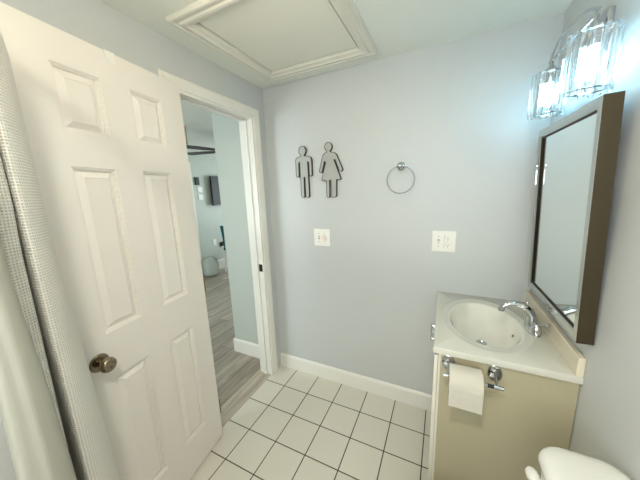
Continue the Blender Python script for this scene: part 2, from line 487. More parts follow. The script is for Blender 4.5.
for j in range(7):
    for i in (0, 5): bm.faces.new([grid[0,i,j], grid[0,i,j+1], grid[1,i,j+1], grid[1,i,j]])
link('door_frame', bm, M['door'], door)
pprof = [(0, 0), (.0015, .0028), (.005, .0030), (.0062, .0062), (.0098, .0064), (.0115, .0118), (.0145, .0120), (.0350, .0022), (.0365, .0040), (.0385, .0040)]
for i in (1, 3):
    for j in (1, 3, 5):
        bm = B()
        for v0, sg in ((0, -1), (-DT, 1)):
            prev = None
            for ins, dep in pprof:
                a, b_, c, d_ = US[i]+ins, US[i+1]-ins, ZS[j]+ins, ZS[j+1]-ins
                r = [bm.verts.new((x_, v0+sg*dep, z_)) for x_, z_ in ((a,c),(b_,c),(b_,d_),(a,d_))]
                if prev:
                    for k in range(4): bm.faces.new([prev[k], prev[(k+1)%4], r[(k+1)%4], r[k]])
                prev = r
            bm.faces.new(prev)
        link('door_panel', bm, M['door'], door)
# knob
kz, ku = .905, .554
bm = B(); lathe(bm, [(0, 0), (.0325, 0), (.0335, .003), (.030, .008), (.020, .0105), (.0, .0105)], (ku, 0, kz), (0, 1, 0), 40)
ros = link('knob_rosette', bm, M['bronze'], door, smooth=True)
bm = B(); lathe(bm, [(0, .008), (.013, .010), (.0115, .020), (.012, .026), (.018, .031), (.0255, .038), (.0275, .046), (.0255, .055), (.019, .061), (.012, .0625), (.0105, .061), (0, .061)], (ku, 0, kz), (0, 1, 0), 40)
link('door_knob', bm, M['bronze'], door, smooth=True, angle=60)['label'] = 'round brushed nickel knob'
bm = B(); lathe(bm, [(0, 0), (.03, 0), (.03, .005), (.012, .009), (.012, .02), (0, .02)], (ku, -DT, kz), (0, -1, 0), 24)
link('knob_rosette', bm, M['bronze'], door, smooth=True)
for hz in (.2, 1.0, 1.8):
    bm = B(); tube(bm, [(-.007, -.004, hz-.045), (-.007, -.004, hz+.045)], .006, 12); box(bm, -.004, .0, -.030, -.002, hz-.044, hz+.044)
    link('hinge', bm, M['bronze'], door, smooth=True)

# white hook strap hung over the top of the door
hk = bpy.data.objects.new('over_door_hook', None); COL.objects.link(hk)
hk.matrix_world = door.matrix_world.copy()
tag(hk, 'small white strap hook hanging over the top edge of the open door', 'hook')
bm = B()
def hookstrip(u0, u1):
    prof = []
    for k in range(15):
        t = k/14
        prof.append((u0+(u1-u0)*t, -.004 - .034*math.sin(min(1, .25+t*1.1)*PI*.62)**1 if t > 0 else 0))
    return prof
out = [(.303, DH+.0005), (.303, DH-.030), (.307, DH-.039), (.314, DH-.041), (.322, DH-.038), (.331, DH-.028), (.338, DH-.014), (.340, DH+.0005)]
f0 = [bm.verts.new((u_, .0003, z_)) for u_, z_ in out]; f1 = [bm.verts.new((u_, .0028, z_)) for u_, z_ in out]
bm.faces.new(f0[::-1]); bm.faces.new(f1)
for k in range(len(out)):
    k2 = (k+1) % len(out); bm.faces.new([f0[k], f0[k2], f1[k2], f1[k]])
link('front_tab', bm, M['plate'], hk)
bm = B(); box(bm, .303, .340, -DT-.0025, .0028, DH+.0003, DH+.0022); link('top_strap', bm, M['plate'], hk)
bm = B(); box(bm, .303, .340, -DT-.0025, -DT-.0003, DH-.05, DH+.0003); link('back_tab', bm, M['plate'], hk)

# ------------------------------------------------------------------ attic hatch
ho = (.4975, -.46, H)
hatch = empty('attic_hatch', ho, 'framed white attic access hatch in the ceiling near the doorway', 'attic hatch')
bm = B()
prof = [(-.0, .0), (-.0, -.006), (.006, -.016), (.014, -.018), (.018, -.013), (.034, -.013), (.040, -.019), (.050, -.020), (.056, -.015), (.066, -.012), (.078, -.010), (.080, 0), (.080, .045)]
x0, x1, y0, y1 = .130-ho[0], .868-ho[0], -.822-ho[1], -.098-ho[1]
prev = None
for a, z in prof:
    r = [bm.verts.new(p) for p in ((x0+a, y0+a, z), (x1-a, y0+a, z), (x1-a, y1-a, z), (x0+a, y1-a, z))]
    if prev:
        for k in range(4): bm.faces.new([prev[k], prev[(k+1)%4], r[(k+1)%4], r[k]])
    prev = r
link('hatch_frame', bm, M['hatchf'], hatch)
bm = B(); box(bm, x0+.089, x1-.089, y0+.089, y1-.089, .002, .014)
link('hatch_panel', bm, M['hatchp'], hatch, bevel=.002)
bm = B(); box(bm, x0+.080, x1-.080, y0+.080, y1-.080, .045, .055); link('hatch_backing', bm, M['cabdark'], hatch)

# ------------------------------------------------------------------ ceiling lamp
cl = empty('ceiling_lamp', (.70, -1.04, H), 'small round ceiling lamp with a lit white globe', 'lamp')
bm = B(); lathe(bm, [(0, 0), (.065, 0), (.067, -.016), (.05, -.024), (.026, -.03), (.024, -.045), (0, -.045)], n=40); link('lamp_base', bm, M['nickel'], cl, smooth=True)
bm = B(); lathe(bm, [(0, -.040)] + [(.045*math.sin(PI*k/16), -.082+.045*math.cos(PI*k/16)) for k in range(3, 16)] + [(0, -.127)], n=24); link('glass_globe', bm, M['dome'], cl, smooth=True)

rl = empty('tub_fill_light', (1.15, -1.82, H), 'round unseen fill light added in the ceiling over the bathtub', 'lamp')  # unseen lamp added over the tub to even out the light
bm = B(); lathe(bm, [(.085, 0), (.115, 0), (.115, -.004), (.105, -.008), (.088, -.006), (.085, 0)], n=40); link('trim_ring', bm, M['white'], rl, smooth=True)
bm = B(); lathe(bm, [(0, -.0035), (.086, -.0035), (.086, -.001), (0, -.001)], n=32); link('lens', bm, M['tubfill'], rl)

# ------------------------------------------------------------------ wall figures
def figure(name, outline, cx_px, zoff, label, kx=.00134, kz=.00113):
    # outline in crop pixels (390 x 480 crop of the sign) -> metres
    KX, KZ = kx, kz
    root = empty(name, (WX(cx_px), -.004, zoff), label, 'wall sign', 'restroom figures')
    pts = [((x-cx_px)*KX, (408-y)*KZ) for x, y in outline]
    bm = B()
    # tidy
    back = [bm.verts.new((x, .004, z)) for x, z in pts]
    front = [bm.verts.new((x, -.016, z)) for x, z in pts]
    n = len(pts)
    for k in range(n): bm.faces.new([back[k], back[(k+1)%n], front[(k+1)%n], front[k]])
    f = bm.faces.new(front); bm.faces.new(back[::-1])
    bm.normal_update()
    r = bmesh.ops.inset_region(bm, faces=[f], thickness=.0034, use_even_offset=True)
    inner = [g for g in f.verts]
    keep = f.calc_center_median()
    fpts = [v.co.copy() for v in f.verts]
    bm.faces.remove(f)
    link('metal_rim', bm, M['galvrim'], root)
    bm = B(); a = [bm.verts.new((p.x, -.0148, p.z)) for p in fpts]; bm.faces.new(a)
    b_ = [bm.verts.new((p.x, -.011, p.z)) for p in fpts]; bm.faces.new(b_[::-1])
    for k in range(len(a)): bm.faces.new([a[k], a[(k+1)%len(a)], b_[(k+1)%len(a)], b_[k]])
    link('metal_face', bm, M['galv'], root)
    return root
def WX(px): return .256 + (px-62)*.00134
def arc(cx, cy, rx, ry, a0, a1, n):
    return [(cx+rx*math.cos(math.radians(a0+(a1-a0)*k/n)), cy-ry*math.sin(math.radians(a0+(a1-a0)*k/n))) for k in range(n+1)]
man = arc(109, 122, 23, 29, -60, 240, 22) + [(98, 152), (80, 156), (68, 162), (62, 174), (62, 272), (66, 279), (78, 279), (82, 272), (83, 196), (89, 190), (90, 398), (96, 408), (108, 408), (112, 402), (113, 282), (119, 282),
       (120, 402), (125, 408), (137, 408), (143, 398), (141, 190), (147, 196), (148, 270), (152, 277), (162, 277), (166, 270), (165, 176), (159, 163), (146, 156), (121, 152)]
figure('man_figure', man, 112, 1.466, 'grey metal man figure on the wall, the left one of the restroom pair', .00126, .00114)
woman = arc(258, 99, 22, 27, -60, 240, 22) + [(248, 130), (234, 134), (224, 144), (200, 240), (203, 251), (212, 253), (219, 246), (234, 184), (240, 190), (212, 298), (240, 300), (241, 398), (247, 408), (256, 408), (260, 402), (261, 300), (268, 300),
         (270, 402), (275, 408), (293, 406), (300, 398), (302, 300), (328, 298), (294, 188), (290, 180), (296, 178), (318, 244), (326, 252), (336, 248), (338, 238), (304, 146), (294, 136), (270, 130)]
figure('woman_figure', woman, 265, 1.462, 'grey metal woman figure in a skirt, the right one of the restroom pair', .00126, .00109)

# ------------------------------------------------------------------ towel ring
tr = empty('towel_ring', (.992, 0, 1.640), 'round chrome towel ring mounted on the back wall', 'towel ring')
bm = B(); lathe(bm, [(0, 0), (.025, 0), (.025, .004), (.019, .009), (.010, .013), (.0095, .050), (.013, .055), (.013, .066), (.008, .070), (0, .071)], (0, 0, 0), (0, -1, 0), 28)
link('wall_mount', bm, M['chrome'], tr, smooth=True)
bm = B(); torus(bm, (.006, -.060, -.083), .0785, .0034, (0, 1, .02), 64, 10); link('ring', bm, M['ringmetal'], tr, smooth=True)

# ------------------------------------------------------------------ switch plates
def wall_plate(name, x, z, label, cat):
    r = empty(name, (x, 0, z), label, cat)
    bm = B(); box(bm, -.064, .064, -.006, 0, -.063, .063); link('cover_plate', bm, M['plate'], r, bevel=.003, bseg=3)
    return r
s = wall_plate('light_switch', .4427, 1.174, 'square white two-gang light switch plate with toggle and dimmer dial, below the metal figures', 'light switch')
bm = B(); box(bm, -.028, -.018, -.0075, -.005, -.013, .013); tg = link('toggle_slot', bm, M['platehole'], s)
bm = B(); box(bm, -.0265, -.0195, -.015, -.006, -.003, .009); link('toggle', bm, M['plate'], s, bevel=.001)
bm = B(); lathe(bm, [(0, .005), (.0195, .005), (.019, .012), (.016, .018), (0, .019)], (.022, 0, -.002), (0, -1, 0), 28); link('dimmer_dial', bm, M['pink'], s, smooth=True)
for sx_, sz_ in ((-.023, .030), (-.023, -.030), (.022, .03), (.022, -.03)):
    bm = B(); lathe(bm, [(0, .005), (.0032, .005), (.0030, .007), (0, .0074)], (sx_, 0, sz_), (0, -1, 0), 12); link('screw', bm, M['nickel'], s)
s = wall_plate('power_outlet', 1.2479, 1.1866, 'square white two-gang plate with a toggle switch and a duplex power outlet', 'power outlet')
bm = B(); box(bm, -.033, -.023, -.0075, -.005, -.013, .013); link('toggle_slot', bm, M['platehole'], s)
bm = B(); box(bm, -.0315, -.0245, -.015, -.006, -.009, .003); link('toggle', bm, M['plate'], s, bevel=.001)
for sz_ in (.022, -.022):
    bm = B(); lathe(bm, [(0, .005), (.0175, .005), (.0172, .0078), (0, .0082)], (.022, 0, sz_), (0, -1, 0), 24); rc = link('receptacle', bm, M['plate'], s)
    bm = B(); box(bm, .0145, .0170, -.0086, -.0080, sz_-.002, sz_+.007); box(bm, .0265, .0290, -.0086, -.0080, sz_-.002, sz_+.007); box(bm, .0195, .0245, -.0086, -.0080, sz_-.011, sz_-.006); link('socket_slots', bm, M['platehole'], rc)
bm = B(); torus(bm, (.022, -.0058, 0), .0, .0) if False else box(bm, .0020, .0035, -.0064, -.0055, -.041, .041); link('seam', bm, M['platehole'], s)
for sx_, sz_ in ((-.028, .030), (-.028, -.030), (.022, 0)):
    bm = B(); lathe(bm, [(0, .005), (.0032, .005), (.0030, .007), (0, .0074)], (sx_, 0, sz_), (0, -1, 0), 12); link('screw', bm, M['nickel'], s)

# ------------------------------------------------------------------ vanity
ZV = .868; CX0 = 1.2273; CT = .026; CY = -.6323
cabo = (1.47, -.31, 0)
cab = empty('vanity_cabinet', cabo, 'beige laminate vanity cabinet standing against the right wall under the sink top', 'cabinet')
bm = B()
for d in ((1.256, W-.002, -.620, -.602, .10, ZV-CT-.0005), (1.256, W-.002, -.022, -.004, .10, ZV-CT-.0005), (1.256, W-.002, -.602, -.022, .10, .118), (W-.012, W-.002, -.602, -.022, .118, ZV-CT-.0005)): box(bm, *rel(d, cabo))
link('body', bm, M['cab'], cab, bevel=.0012)
bx('toe_kick', M['cabdark'], rel((1.305, W-.002, -.619, -.005, 0, .10), cabo), cab)
bx('face_frame', M['cabface'], rel((1.247, 1.256, -.618, -.006, .10, ZV-CT-.001), cabo), cab, bevel=.001)
for y0_, y1_, py in ((-.614, -.314, -.345), (-.309, -.010, -.280)):
    dd = bx('cabinet_door', M['cabface'], rel((1.2315, 1.246, y0_, y1_, .125, ZV-CT-.018), cabo), cab, bevel=.002)
    bm = B(); zt = .774
    tube(bm, [(1.2315-cabo[0], py-cabo[1], zt), (1.213-cabo[0], py-cabo[1], zt)], .0035, 10)
    tube(bm, [(1.2315-cabo[0], py-cabo[1], zt-.036), (1.213-cabo[0], py-cabo[1], zt-.036)], .0035, 10)
    tube(bm, [(1.2115-cabo[0], py-cabo[1], zt+.010), (1.2115-cabo[0], py-cabo[1], zt-.044)], .0035, 10)
    link('handle', bm, M['chrome'], dd, smooth=True)
# counter top with integral oval bowl
co = (1.436, -.325, ZV)
ctop = empty('countertop', co, 'white cultured marble vanity top with moulded oval sink and backsplash', 'sink')
X0, X1, Y0, Y1 = CX0-co[0], W-.0005-co[0], CY-co[1], -.001-co[1]
NA = 96
AX, AY = .147, .214
def rect_pt(t, m=0):
    c, s_ = math.cos(t), math.sin(t)
    k = min(((X1-m)/c if c > 1e-9 else ((X0+m)/c if c < -1e-9 else 1e9)), ((Y1-m)/s_ if s_ > 1e-9 else ((Y0+m)/s_ if s_ < -1e-9 else 1e9)))
    return c*k, s_*k
angs = sorted([2*PI*k/NA for k in range(NA)] + [math.atan2(y, x) % (2*PI) for x in (X0, X1) for y in (Y0, Y1)])
bm = B()
rings = []
def ring(fn): rings.append([bm.verts.new(fn(t)) for t in angs])
ring(lambda t: (*rect_pt(t), -CT))
ring(lambda t: (*rect_pt(t), -.004))
ring(lambda t: (*rect_pt(t, .0012), -.0012))
ring(lambda t: (*rect_pt(t, .004), 0))
def el(t, k, z, kx=None):
    # ellipse point in the direction t
    c, s_ = math.cos(t), math.sin(t); r = 1/math.sqrt((c/AX)**2 + (s_/AY)**2)
    return (c*r*k, s_*r*k, z)
def lim(t, k, z, m):
    x, y, _ = el(t, k, z); return (max(X0+m, min(X1-m-.0, x)), max(Y0+m, min(Y1-m, y)), z)
ring(lambda t: lim(t, 1.255, 0, .012)); ring(lambda t: lim(t, 1.235, .0018, .013)); ring(lambda t: lim(t, 1.20, .002, .014))
ring(lambda t: lim(t, 1.15, -.0006, .018))
ring(lambda t: el(t, 1.03, -.0016)); 
top_rings = len(rings)
for a, b_ in zip(rings[:-1], rings[1:]):
    for k in range(len(angs)):
        k2 = (k+1) % len(angs); bm.faces.new([a[k], a[k2], b_[k2], b_[k]])
last = [tuple(v.co) for v in rings[-1]]
# underside ring
ur = [bm.verts.new((*el(t, .97, 0)[:2], -CT)) for t in angs]
for k in range(len(angs)):
    k2 = (k+1) % len(angs); bm.faces.new([rings[0][k], ur[k], ur[k2], rings[0][k2]])
link('counter_slab', bm, M['counter'], ctop, smooth=True, angle=50)
bm = B()
prev = [bm.verts.new(p) for p in last]
for k_, z_ in [(1.0, -.003), (.985, -.006), (.96, -.012), (.915, -.027), (.85, -.048), (.76, -.070), (.63, -.090), (.47, -.104), (.28, -.112), (.11, -.1155)]:
    cur = [bm.verts.new(el(t, k_, z_)) for t in angs]
    for k in range(len(angs)):
        k2 = (k+1) % len(angs); bm.faces.new([prev[k], prev[k2], cur[k2], cur[k]])
    prev = cur
bm.faces.new(prev)
bowl = link('sink_bowl', bm, M['bowl'], ctop, smooth=True, angle=80)
bm = B(); lathe(bm, [(0, -.1125), (.012, -.1120), (.0135, -.110), (.021, -.1105), (.0235, -.1135), (.0235, -.116)], n=28); link('drain', bm, M['chrome'], bowl, smooth=True)
bm = B(); lathe(bm, [(0, 0), (.006, 0), (.0065, .0015), (0, .002)], (.119, 0, -.050), (-1, 0, .45), 16); link('overflow_hole', bm, M['cabdark'], bowl)
bx('backsplash', M['splash'], rel((1.6645, W-.0005, CY, -.001, ZV-.002, .9365), co), ctop, bevel=.004, bseg=3)

# ------------------------------------------------------------------ faucet
fo = (1.620, -.330, ZV)
fc = empty('faucet', fo, 'chrome two-handle faucet with arched spout standing behind the sink bowl', 'faucet')
def oval(bm, prof, n=36, ax=.026, ay=.072):
    pr = None
    for k_, z_ in prof:
        r = [bm.verts.new((ax*k_*math.cos(t), math.copysign(abs(math.sin(t))**.85, math.sin(t))*(ay-ax*(1-k_)), z_)) for t in [2*PI*i/n for i in range(n)]]
        if pr:
            for i in range(n): bm.faces.new([pr[i], pr[(i+1)%n], r[(i+1)%n], r[i]])
        else: bm.faces.new(r[::-1])
        pr = r
    bm.faces.new(pr)
bm = B(); oval(bm, [(1, 0), (1.0, .008), (.94, .014), (.80, .020), (.55, .026), (.25, .029)]); link('base', bm, M['chrome'], fc, smooth=True, angle=70)
bm = B(); pts = catmull([(0, 0, .018), (-.004, 0, .050), (-.020, 0, .084), (-.052, 0, .106), (-.086, 0, .108), (-.112, 0, .094), (-.120, 0, .076)], 7)
nn = len(pts); tube(bm, pts, [.025 - .0125*min(1, i/(nn*.6)) + .0006 for i in range(nn)], 20, ell=(1.0, .95)); link('spout', bm, M['chrome'], fc, smooth=True, angle=60)
bm = B(); lathe(bm, [(0, 0), (.0115, 0), (.0115, .008), (0, .008)], (-.1205, 0, .070), (0, 0, 1), 18); link('aerator', bm, M['chrome'], fc, smooth=True)
for sg, dirv in ((-1, (.030, -.030, .014)), (1, (-.010, .022, .046))):
    bm = B(); c = (0, sg*.050, .014)
    lathe(bm, [(0, 0), (.021, 0), (.0195, .014), (.0155, .026), (.013, .034), (.006, .039), (0, .040)], c, (0, 0, 1), 24)
    hb = link('handle_hub', bm, M['chrome'], fc, smooth=True, angle=60)
    bm = B(); p0 = Vector(c) + Vector((0, 0, .030)); dv = Vector(dirv)
    tube(bm, catmull([p0, p0+dv*.35+Vector((0, 0, .006)), p0+dv*.75+Vector((0, 0, .008)), p0+dv*1.1+Vector((0, 0, .006))], 5), [.010]*3+[.009]*4+[.0085]*4+[.0095]*3+[.009, .005], 14, ell=(1, .62))
    link('lever_handle', bm, M['chrome'], fc, smooth=True, angle=60)

# ------------------------------------------------------------------ toilet paper holder on the cabinet side
ho2 = (1.365, -.620, .788)
hd = empty('toilet_paper_holder', ho2, 'chrome double-post toilet paper holder screwed to the side of the vanity cabinet', 'paper holder')
for sx_ in (-.080, .078):
    bm = B(); 
    pts = [(sx_+a, -.0005, .018+b_) for a, b_ in [(.024*math.cos(t), .034*math.sin(t)) for t in [2*PI*k/24 for k in range(24)]]]
    f0 = [bm.verts.new(p) for p in pts]; f1 = [bm.verts.new((p[0], -.006, p[2])) for p in pts]; f2 = [bm.verts.new((sx_+(p[0]-sx_)*.7, -.010, .018+(p[2]-.018)*.7)) for p in pts]
    bm.faces.new(f0); bm.faces.new(f2[::-1])
    for k in range(24):
        k2 = (k+1) % 24; bm.faces.new([f0[k], f0[k2], f1[k2], f1[k]]); bm.faces.new([f1[k], f1[k2], f2[k2], f2[k]])
    link('mounting_plate', bm, M['chrome'], hd, smooth=True)
    bm = B(); tube(bm, catmull([(sx_, -.006, .020), (sx_, -.030, .014), (sx_, -.055, .0)], 5), .0065, 12, ell=(.6, 1.1)); link('post', bm, M['chrome'], hd, smooth=True)
bm = B(); tube(bm, [(-.095, -.060, 0), (.048, -.060, 0)], .0062, 18); tube(bm, [(.068, -.060, 0), (.098, -.060, 0)], .0075, 18)
bar = link('roll_bar', bm, M['chrome'], hd, smooth=True)
bm = B(); tube(bm, [(.048, -.060, 0), (.068, -.060, 0)], .0072, 18); link('bar_collar', bm, M['blackpl'], bar, smooth=True)
bm = B(); lathe(bm, [(0, 0), (.0085, 0), (.0085, .010), (0, .011)], (-.086, -.060, 0), (-1, 0, 0), 18); link('bar_end', bm, M['chrome'], bar, smooth=True)
# roll: hollow cylinder and hanging sheet
rr = empty('toilet_paper_roll', (1.340, -.680, .788), 'white toilet paper roll with a loose sheet hanging down, on the chrome bar', 'toilet paper')
bm = B(); R1, R0_ = .056, .0195; hw = .053; n = 48
def circ(R, x, dz=-.0095): return [bm.verts.new((x, R*math.cos(t), R*math.sin(t)+dz)) for t in [2*PI*k/n for k in range(n)]]
a, b_, c, d_ = circ(R1, -hw), circ(R1, hw), circ(R0_, hw), circ(R0_, -hw)
for p, q in ((a, b_), (b_, c), (d_, a)):
    for k in range(n): bm.faces.new([p[k], p[(k+1)%n], q[(k+1)%n], q[k]])
link('paper_roll', bm, M['paper'], rr, smooth=True)
bm = B(); a, b_, c, d_ = circ(R0_, -hw-.0005), circ(R0_, hw+.0005), circ(R0_-.0015, hw+.0005), circ(R0_-.0015, -hw-.0005)
for p, q in ((a, b_), (b_, c), (c, d_), (d_, a)):
    for k in range(n): bm.faces.new([p[k], p[(k+1)%n], q[(k+1)%n], q[k]])
link('cardboard_core', bm, M['card'], rr, smooth=True)
bm = B()
pa = [(-R1*math.cos(t)-.0012*math.cos(t)*1, R1*math.sin(t)-.0125) for t in [PI*.5-PI*.5*k/10 for k in range(11)]]
pa = [( -(R1+.0012)*math.cos(t), (R1+.0012)*math.sin(t)-.0095) for t in [PI*.45*(1-k/10) for k in range(11)]] + [(-.0575, -.03), (-.0575, -.05), (-.057, -.065), (-.057, -.082)]
for off in (0, .0008):
    pass
A_ = [[bm.verts.new((x, y+o_, z)) for (y, z) in pa] for x in (-hw+.001, hw+.002) for o_ in (0, -.0008)]
for (p, q) in ((0, 2), (1, 3), (0, 1), (2, 3)):
    for k in range(len(pa)-1): bm.faces.new([A_[p][k], A_[p][k+1], A_[q][k+1], A_[q][k]])
for e_ in (0, -1): bm.faces.new([A_[0][e_], A_[1][e_], A_[3][e_], A_[2][e_]])
link('hanging_sheet', bm, M['paper'], rr, smooth=True)

# ------------------------------------------------------------------ mirror (tilted on its side pivots)
mb = Vector((1.6395, 0, 1.0016)); mt = Vector((1.6126, 0, 1.738))
mz = (mt-mb).normalized(); mh = (mt-mb).length
mirr = bpy.data.objects.new('wall_mirror', None); COL.objects.link(mirr)
tag(mirr, 'tall rectangular mirror in a brushed nickel frame, tilted forward on the right wall', 'mirror')
# local: X = along -y to +y, Y = out of wall (towards -x), Z = up along mirror
MY0, MY1 = -.660, -.122
ny = Vector((0, 1, 0)).cross(mz)    # = (+x-ish)
front = -ny if ny.x > 0 else ny
mirr.matrix_world = Matrix.Translation((mb.x, MY0, mb.z)) @ Matrix(((0, front.x, mz.x), (1, front.y, mz.y), (0, front.z, mz.z))).to_4x4()
mw = MY1-MY0; fd = .042
def frame_rings(name, prof, m, par):
    bm = B(); prev = None
    for ins, dep in prof:
        r = [bm.verts.new((a, dep, b_)) for a, b_ in ((ins, ins), (mw-ins, ins), (mw-ins, mh-ins), (ins, mh-ins))]
        if prev:
            for k in range(4): bm.faces.new([prev[k], prev[(k+1)%4], r[(k+1)%4], r[k]])
        prev = r
    return link(name, bm, m, par)
frame_rings('frame_edge', [(.0, -fd), (0, -.0015), (.001, 0), (.0012, -.004), (.004, -fd), (0, -fd)], M['edge'], mirr)['label'] = 'dark bronze side of the frame'
frame_rings('frame_face', [(.0012, -.001), (.002, .0004), (.024, .0004), (.026, -.001), (.030, -.005), (.0305, -.009)], M['silver'], mirr)['label'] = 'silver front of the frame'
frame_rings('inner_lip', [(.0305, -.005), (.034, -.0085), (.036, -.0115), (.0365, -.0125)], M['darkmetal'], mirr)
bm = B(); box(bm, .034, mw-.034, -.0145, -.0122, .034, mh-.034); link('mirror_glass', bm, M['mirror'], mirr)
bm = B(); box(bm, .012, mw-.012, -fd-.001, -.030, .012, mh-.012); link('backing', bm, M['blackpl'], mirr)
bm = B(); tube(bm, [(mw-.026, .003, .585), (mw-.006, .003, .585)], .0032, 10); box(bm, mw-.019, mw-.012, .0004, .004, .50, .565)
link('frame_clip', bm, M['chrome'], mirr)
for a in (.05, mw-.05):
    bm = B(); tube(bm, [(a, -fd-.0005, mh*.69), (a, -fd-.008, mh*.69)], .012, 16); tube(bm, [(a, -fd-.006, mh*.69), (a, -.0600, mh*.69)], .006, 12)
    link('pivot_mount', bm, M['chrome'], mirr, smooth=True)

# ------------------------------------------------------------------ vanity light
lo = (W, -.39, 1.985)
vl = empty('vanity_light', lo, 'two-light chrome vanity fixture with clear crystal prism shades above the mirror', 'light fixture')
vl.rotation_euler = (.05, 0, 0)
bm = B(); box(bm, -.018, 0, -.07, .07, -.055, .055); link('wall_plate', bm, M['chrome'], vl, bevel=.005, bseg=3)
SXO = 1.605-W
bm = B(); pts = catmull([(SXO, -.200, .0), (SXO-.004, -.15, .026), (SXO-.006, -.08, .043), (SXO-.006, 0, .049), (SXO-.006, .08, .043), (SXO-.004, .15, .026), (SXO, .200, .0)], 6)
tube(bm, pts, .0075, 14, ell=(.5, 1)); link('arched_bar', bm, M['chrome'], vl, smooth=True)
bm = B(); tube(bm, [(SXO, -.185, .0), (SXO, .185, .0)], .0045, 12); tube(bm, [(-.012, -.04, 0), (SXO, -.04, 0)], .005, 12); tube(bm, [(-.012, .04, 0), (SXO, .04, 0)], .005, 12)
link('cross_bar', bm, M['chrome'], vl, smooth=True)
SR, SH_, ZT = .055, .170, 1.943-lo[2]
for sy in (-.182, .168):
    bm = B()
    lathe(bm, [(0, .075), (.006, .075), (.007, .045), (.016, .035), (.019, .0), (.014, -.022), (0, -.022)], (SXO, sy, ZT-.02), (0, 0, 1), 24)
    link('lamp_socket', bm, M['chrome'], vl, smooth=True)
    bm = B()
    torus(bm, (SXO, sy, ZT-.006), SR-.006, .0022, (0, 0, 1), 40, 8)
    for k in range(3):
        t = 2*PI*k/3; tube(bm, [(SXO, sy, ZT-.006), (SXO+(SR-.006)*math.cos(t), sy+(SR-.006)*math.sin(t), ZT-.006)], .0018, 8)
    sh = link('lamp_shade', bm, M['chrome'], vl, smooth=True)
    bm = B(); torus(bm, (SXO, sy, ZT-SH_+.012), SR-.006, .0022, (0, 0, 1), 40, 8); link('bottom_ring', bm, M['chrome'], sh, smooth=True)
    for k in range(16):
        t = 2*PI*(k+.5)/16; c, s_ = math.cos(t), math.sin(t)
        bm = B(); wd, dp = .0103, .006
        def P_(a, d_, z_): return (SXO+c*(SR-.001+d_)-s_*a, sy+s_*(SR-.001+d_)+c*a, z_)
        zt, zb = ZT, ZT-SH_
        pr = None
        for z_, k_ in ((zb, .55), (zb+.008, 1), (zt-.008, 1), (zt, .55)):
            r = [bm.verts.new(P_(a*k_, d_*k_, z_)) for a, d_ in ((-wd, 0), (-wd*.45, dp), (wd*.45, dp), (wd, 0), (wd*.45, -dp*.6), (-wd*.45, -dp*.6))]
            if pr:
                for i in range(6): bm.faces.new([pr[i], pr[(i+1)%6], r[(i+1)%6], r[i]])
            else: bm.faces.new(r[::-1])
            pr = r
        bm.faces.new(pr)
        link('crystal_prism', bm, M['crystal'], sh)
    bm = B(); lathe(bm, [(0, -.128), (.010, -.126), (.019, -.116), (.022, -.100), (.020, -.075), (.016, -.055), (.012, -.036), (0, -.036)], (SXO, sy, ZT), (0, 0, 1), 16)
    link('bulb', bm, M['bulb'], vl, smooth=True)

# ------------------------------------------------------------------ toilet
to = (1.44, -1.14, 0)
wc = empty('toilet', to, 'white ceramic toilet with tank against the right wall beside the vanity', 'toilet')
def rrect(x0, x1, y0, y1, r, n=8, bulge=0):
    out = []
    for cx_, cy_, a0 in ((x1-r, y1-r, 0), (x0+r, y1-r, 90), (x0+r, y0+r, 180), (x1-r, y0+r, 270)):
        for k in range(n+1):
            t = math.radians(a0+90*k/n); out.append((cx_+r*math.cos(t), cy_+r*math.sin(t)))
    return out
def loft(bm, loops, cap=True):
    R_ = [[bm.verts.new(p) for p in lp] for lp in loops]
    n = len(R_[0])
    for a, b_ in zip(R_[:-1], R_[1:]):
        for k in range(n): bm.faces.new([a[k], a[(k+1)%n], b_[(k+1)%n], b_[k]])
    if cap: bm.faces.new(R_[0][::-1]); bm.faces.new(R_[-1])
def tank_loop(g, z, ty=0):   # g shrinks
    x0, x1, y0, y1 = 1.503+g-to[0], W-.001-g*.5-to[0], -1.375+g-to[1], -.872-g-to[1]
    base = rrect(x0, x1, y0, y1, .055-min(g, .04)*.6, 8)
    ym = (y0+y1)/2; hh_ = (y1-y0)/2
    out = []
    for x, y in base:   # softly bowed sides
        fx = (x-x0)/(x1-x0); out.append((x - .010*(1-((y-ym)/hh_)**2)*(1-fx), y, z))
    return out
bm = B(); loft(bm, [tank_loop(.035, .40), tank_loop(.018, .44), tank_loop(.010, .60), tank_loop(.008, .765)]); link('tank', bm, M['ceramic'], wc, smooth=True, angle=50)
bm = B(); loft(bm, [tank_loop(.004, .765), tank_loop(0, .769), tank_loop(-.001, .783), tank_loop(.003, .793), tank_loop(.012, .8005), tank_loop(.03, .804), tank_loop(.06, .805)]); link('tank_lid', bm, M['ceramic'], wc, smooth=True, angle=60)
bm = B(); tube(bm, [(1.512-to[0], -.930-to[1], .715), (1.498-to[0], -.930-to[1], .715)], .011, 16)
tube(bm, [(1.497-to[0], -.942-to[1], .715), (1.495-to[0], -.926-to[1], .717), (1.494-to[0], -.910-to[1], .716), (1.494-to[0], -.899-to[1], .715)], [.009, .016, .017, .010], 16)
link('flush_lever', bm, M['ceramic'], wc, smooth=True)['label'] = 'white flush lever'
def bowl_loop(k, z, cx_=1.26, a=.235, b_=.185, n=36):
    return [(cx_-to[0]+a*k*math.cos(t)*(1.06 if math.cos(t) < 0 else .95), -1.12-to[1]+b_*k*math.sin(t), z) for t in [2*PI*i/n for i in range(n)]]
bm = B(); loft(bm, [bowl_loop(.62, 0, 1.30), bowl_loop(.58, .1, 1.32), bowl_loop(.66, .2, 1.30), bowl_loop(.92, .33), bowl_loop(1.0, .385), bowl_loop(.97, .40), bowl_loop(.80, .40), bowl_loop(.72, .36), bowl_loop(.5, .27), bowl_loop(.25, .22)]); link('bowl', bm, M['ceramic'], wc, smooth=True, angle=60)
